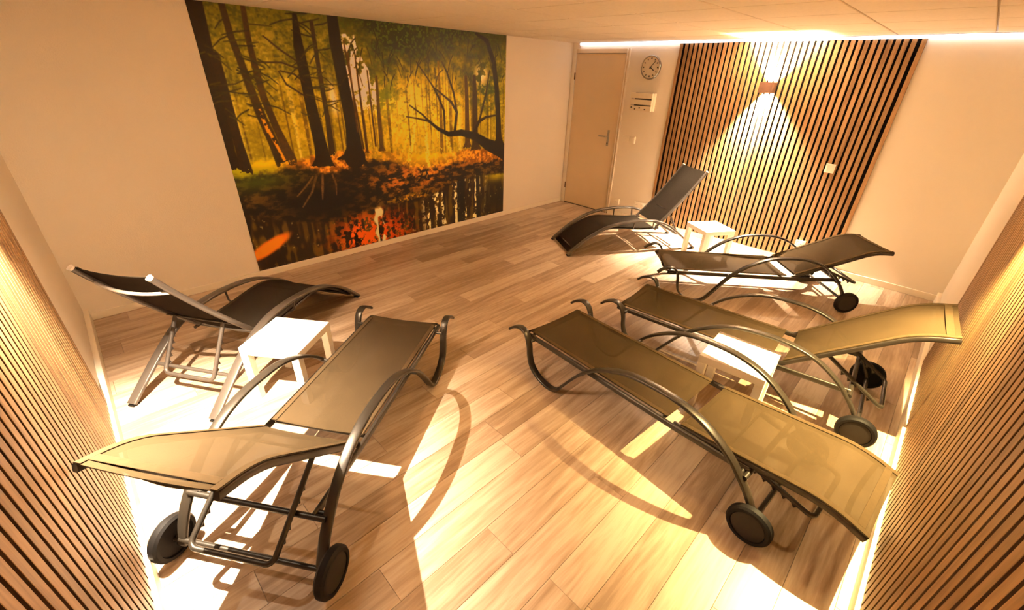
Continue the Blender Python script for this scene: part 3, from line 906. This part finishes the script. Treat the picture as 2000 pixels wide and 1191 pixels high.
# ------------------------------------------------------------------ arched loungers without wheels
BAR2 = [(0, .010), (.075, .078), (.180, .165), (.295, .238), (.413, .297), (.515, .330), (.62, .350), (.74, .363), (.85, .367), (.95, .363), (1.05, .347), (1.18, .300), (1.31, .218), (1.46, .105), (1.575, .014)]
HB2 = 0.273
def arched_lounger(label, X, Y, T):
    root = empty('arched_sun_lounger', (X, Y, 0), T)
    tag(root, label, 'sun lounger', 'arched sun loungers')
    fm, dm = M['frame_grey'], M['dark_metal']
    path = spline([(s, 0, z) for s, z in BAR2], 4)
    seat_pts = [(.018, .024), (.09, .086), (.19, .165), (.29, .226), (.38, .266), (.46, .287), (.54, .293), (.66, .286), (.80, .274), (.92, .268), (1.035, .270)]
    sp = spline([(s, 0, z) for s, z in seat_pts], 4)
    for sy in (1, -1):
        p = [Vector((q.x, sy * HB2, q.z)) for q in path]
        b = obj('side_bar', MB().sweep(p, rrect(.058, .020, .007, 3), (0, 1, 0)).mesh('side_bar'), fm, root, 45)
        for s, z0, z1 in ((.76, .262, .352), (1.0, .256, .346)):
            obj('stud', MB().sweep([(s, sy * .236, z0), (s, sy * .262, z0 + .02), (s, sy * .268, z1)], circ(.007, 8)).mesh('stud'), dm, b, 50)
        for q, t in ((Vector((.004, sy * HB2, .010)), 0), (Vector((1.566, sy * HB2, .016)), 1)):
            obj('foot_pad', MB().box(q.x - .02, q.x + .02, q.y - .021, q.y + .021, 0.0005, .012).mesh('foot_pad', bevel=.003), M['rubber'], b)
        rp = offset(sp, -.013, sy * .226)
        obj('seat_rail', MB().sweep(rp[2:] + [rp[-1] + Vector((.06, 0, .0))], circ(.010, 8), None).mesh('seat_rail'), dm, root, 50)
    seat = obj('seat_sling', sheet(sp, .236, .004, .006).mesh('seat_sling'), M['sling_dark'], root, 60)
    for sy in (1, -1):
        obj('hem', MB().sweep(offset(sp, .0032, sy * .222), rrect(.024, .0025, .001, 2), (0, 1, 0)).mesh('hem'), M['hem_dark'], seat)
    # back
    bp, s, z = [], 1.05, .272
    bp.append(Vector((s, 0, z)))
    n = 20
    for i in range(n):
        f = (i + .5) / n
        a = R(45 + 10 * f)
        s += .79 / n * math.cos(a)
        z += .79 / n * math.sin(a)
        bp.append(Vector((s, 0, z)))
    back = obj('back_sling', sheet(bp[1:], .222, .004, .016).mesh('back_sling'), M['sling_dark'], root, 60)
    hb = offset(bp, -.02, 0)
    for sy in (1, -1):
        rp = offset(bp, -.008, sy * .226)
        rr = obj('back_rail', MB().sweep(rp, rrect(.022, .030, .009, 3), (0, 1, 0)).mesh('back_rail'), fm, root, 45)
        q, q0 = rp[-1], rp[-2]
        dd = (q - q0).normalized()
        obj('end_cap', MB().sweep([q, q + dd * .012], rrect(.024, .032, .010, 4), (0, 1, 0)).mesh('end_cap'), M['cap_lit_bar'], rr, 50)
        obj('hem', MB().sweep(offset(bp[1:], .003, sy * .208), rrect(.022, .0025, .001, 2), (0, 1, 0)).mesh('hem'), M['hem_dark'], back)
    hp, dn = hb[-4], (hb[-4] - bp[-4]).normalized()
    bow = [Vector((hp.x, y, hp.z)) + dn * (.030 * (1 - (y / .218) ** 2)) for y in [-.218 + .436 * k / 16 for k in range(17)]]
    obj('head_bar', MB().sweep(bow, circ(.009, 8), None).mesh('head_bar'), M['cap_lit_bar'], root, 50)  # pale colour stands in for the light this bar catches
    for nm, s, z, hw, r in (('toe_bar', .075, .058, .262, .010), ('knee_bar', .46, .262, .222, .009), ('hip_bar', 1.045, .252, .256, .010), ('rest_bar', 1.375, .168, .262, .011)):
        obj(nm, MB().sweep([(s, -hw, z), (s, hw, z)], circ(r, 10)).mesh(nm), fm, root, 50)
    piv = at_dist(hb, .24)
    obj('pivot_bar', MB().sweep([piv + Vector((0, -.222, 0)), piv + Vector((0, .222, 0))], circ(.007, 8)).mesh('pivot_bar'), dm, root, 50)
    support_frame(root, piv, Vector((1.375, 0, .198)), .345, .165, fm, -1)
    return root
arched_lounger('arched dark grey sun lounger with upright back seen from behind near the mural', 1.532, 3.838, R(-146.1))
arched_lounger('arched dark grey sun lounger with upright back by the door', 4.012, 3.228, R(-31.5))

# ------------------------------------------------------------------ side tables
def side_table(label, X, Y, T):
    root = empty('side_table', (X, Y, 0), T)
    tag(root, label, 'table', 'square white side tables')
    s, h, t, l = .354, .366, .046, .045
    obj('table_top', MB().box(-s / 2, s / 2, -s / 2, s / 2, h - t, h).mesh('table_top', bevel=.002), M['table'], root)
    for sx in (-1, 1):
        for sy in (-1, 1):
            x0, y0 = sx * (s / 2 - l / 2), sy * (s / 2 - l / 2)
            obj('leg', MB().box(x0 - l / 2, x0 + l / 2, y0 - l / 2, y0 + l / 2, 0, h - t).mesh('leg', bevel=.002), M['table'], root)
side_table('small square white table between the two loungers on the left', .850, 2.758, R(37.9))
side_table('small square white table in front of the lit slat panel', 5.017, 1.955, R(-33.1))
side_table('small square white table tucked beside the flat lounger', 2.698, .805, R(3.8))

# ------------------------------------------------------------------ wall clock (local: x out of the wall into the room = -x)
ck = empty('wall_clock', (XR, 3.336, 1.882))
tag(ck, 'round analogue wall clock with metal rim above the small crate', 'clock')
def disc(name, prof, mat, parent, seg=48):
    return obj(name, MB().lathe(prof, seg, 'x').mesh(name), mat, parent, 35)
disc('rim', [(0.0, -.002), (.126, -.002), (.130, -.010), (.130, -.034), (.125, -.040), (.118, -.038), (.116, -.030)], M['clock_rim'], ck)
face = disc('face', [(0.0, -.028), (.117, -.028)], M['clock_face'], ck)
def stick(name, ang, r0, r1, w, x, parent):
    # ang clockwise from 12 seen from the room (right = -y)
    d = Vector((0, -math.sin(ang), math.cos(ang)))
    q = Vector((0, math.cos(ang), math.sin(ang)))
    a = [d * r0 - q * w, d * r0 + q * w, d * r1 + q * w, d * r1 - q * w]
    vs = [Vector((x, 0, 0)) + p for p in a] + [Vector((x - .0015, 0, 0)) + p for p in a]
    m = MB().add(vs, [(0, 1, 2, 3), (4, 7, 6, 5), (0, 4, 5, 1), (1, 5, 6, 2), (2, 6, 7, 3), (3, 7, 4, 0)])
    return obj(name, m.mesh(name), M['black'], parent)
for k in range(12):
    stick('hour_mark', 2 * math.pi * k / 12, .086, .104, .0055 if k % 3 else .0075, -.0285, face)
stick('hour_hand', R(124), -.014, .062, .005, -.031, ck)
stick('minute_hand', R(41), -.018, .094, .0038, -.0335, ck)
disc('hand_pin', [(0.0, -.037), (.007, -.037), (.007, -.029)], M['black'], ck, 16)

# ------------------------------------------------------------------ small slatted crate under the clock
cr = empty('wall_crate', (XR, 3.355, 1.40))
tag(cr, 'small white slatted wooden crate hung under the wall clock', 'crate')
CW, CH, CD = .30, .205, .105
for z0, z1 in ((0, .058), (.072, .128), (.143, .205)):
    sl = obj('front_slat', MB().box(-CD, -CD + .012, -CW / 2, CW / 2, z0, z1).mesh('front_slat', bevel=.0015), M['crate'], cr)
    if z0 == 0:
        for k, (yy, zz) in enumerate(((.115, .038), (.062, .020), (.0, .036), (-.075, .022))):
            obj('peg', MB().lathe([(0, -.016), (.0065, -.016), (.0075, -.008), (.0075, .002)], 10, 'x', (-CD, yy, zz)).mesh('peg'), M['black'], sl, 40)
for y0 in (-CW / 2, CW / 2 - .012):
    for x0, x1 in ((-CD + .012, -.060), (-.052, -.001)):
        obj('side_board', MB().box(x0, x1, y0, y0 + .012, 0, CH).mesh('side_board', bevel=.0015), M['crate'], cr)
obj('bottom_board', MB().box(-CD + .012, -.001, -CW / 2 + .012, CW / 2 - .012, 0, .010).mesh('bottom_board'), M['crate'], cr)
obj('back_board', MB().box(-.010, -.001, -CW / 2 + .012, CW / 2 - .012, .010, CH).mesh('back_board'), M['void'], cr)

# ------------------------------------------------------------------ switches and sockets
def plate(name, label, cat, y0, y1, z0, z1, depth, face_x, rockers=1, holes=False):
    r = empty(name, (face_x, (y0 + y1) / 2, z0))
    tag(r, label, cat, None if cat == 'thermostat' else cat + ' plates on the far wall')
    w, h = (y1 - y0) / 2, z1 - z0
    obj('cover', MB().box(-depth, -.0003, -w, w, 0, h).mesh('cover', bevel=.002), M['plastic'], r)
    for k in range(rockers):
        c = -w + (2 * w) * (k + .5) / rockers
        hw_ = w / rockers * .72
        if holes:
            m = MB().lathe([(0, -depth - .0006), (hw_ * .85, -depth - .0006), (hw_ * .95, -depth + .001)], 20, 'x', (0, c, h / 2))
            s = obj('socket_insert', m.mesh('socket_insert'), M['plastic'], r, 40)
            for dy in (-.0095, .0095):
                obj('pin_hole', MB().lathe([(0, -depth - .0012), (.0035, -depth - .0012), (.0035, -depth)], 8, 'x', (0, c + dy, h / 2)).mesh('pin_hole'), M['plastic_dark'], s)
        else:
            obj('rocker', MB().box(-depth - .004, -depth + .0005, c - hw_, c + hw_, h * .14, h * .86).mesh('rocker', bevel=.0015), M['plastic'], r)
plate('light_switch', 'cream double light switch beside the door frame', 'switch', 3.475, 3.602, 1.005, 1.082, .010, XR, 2)
plate('thermostat', 'small boxy thermostat beside the double light switch', 'thermostat', 3.398, 3.468, 1.000, 1.085, .032, XR, 1)
plate('wall_socket', 'single wall socket low beside the door frame', 'socket', 3.497, 3.578, .160, .240, .026, XR, 1, True)
plate('wall_socket', 'double white wall socket low behind the arched lounger by the door', 'socket', 3.075, 3.255, .190, .268, .022, XR, 2, True)
plate('light_switch', 'square white switch plate on the lit slat panel', 'switch', 1.142, 1.224, .990, 1.075, .014, XR - .016, 1)
plate('wall_socket', 'white socket low on the lit slat panel', 'socket', 1.150, 1.240, .195, .272, .022, XR - .016, 1, True)
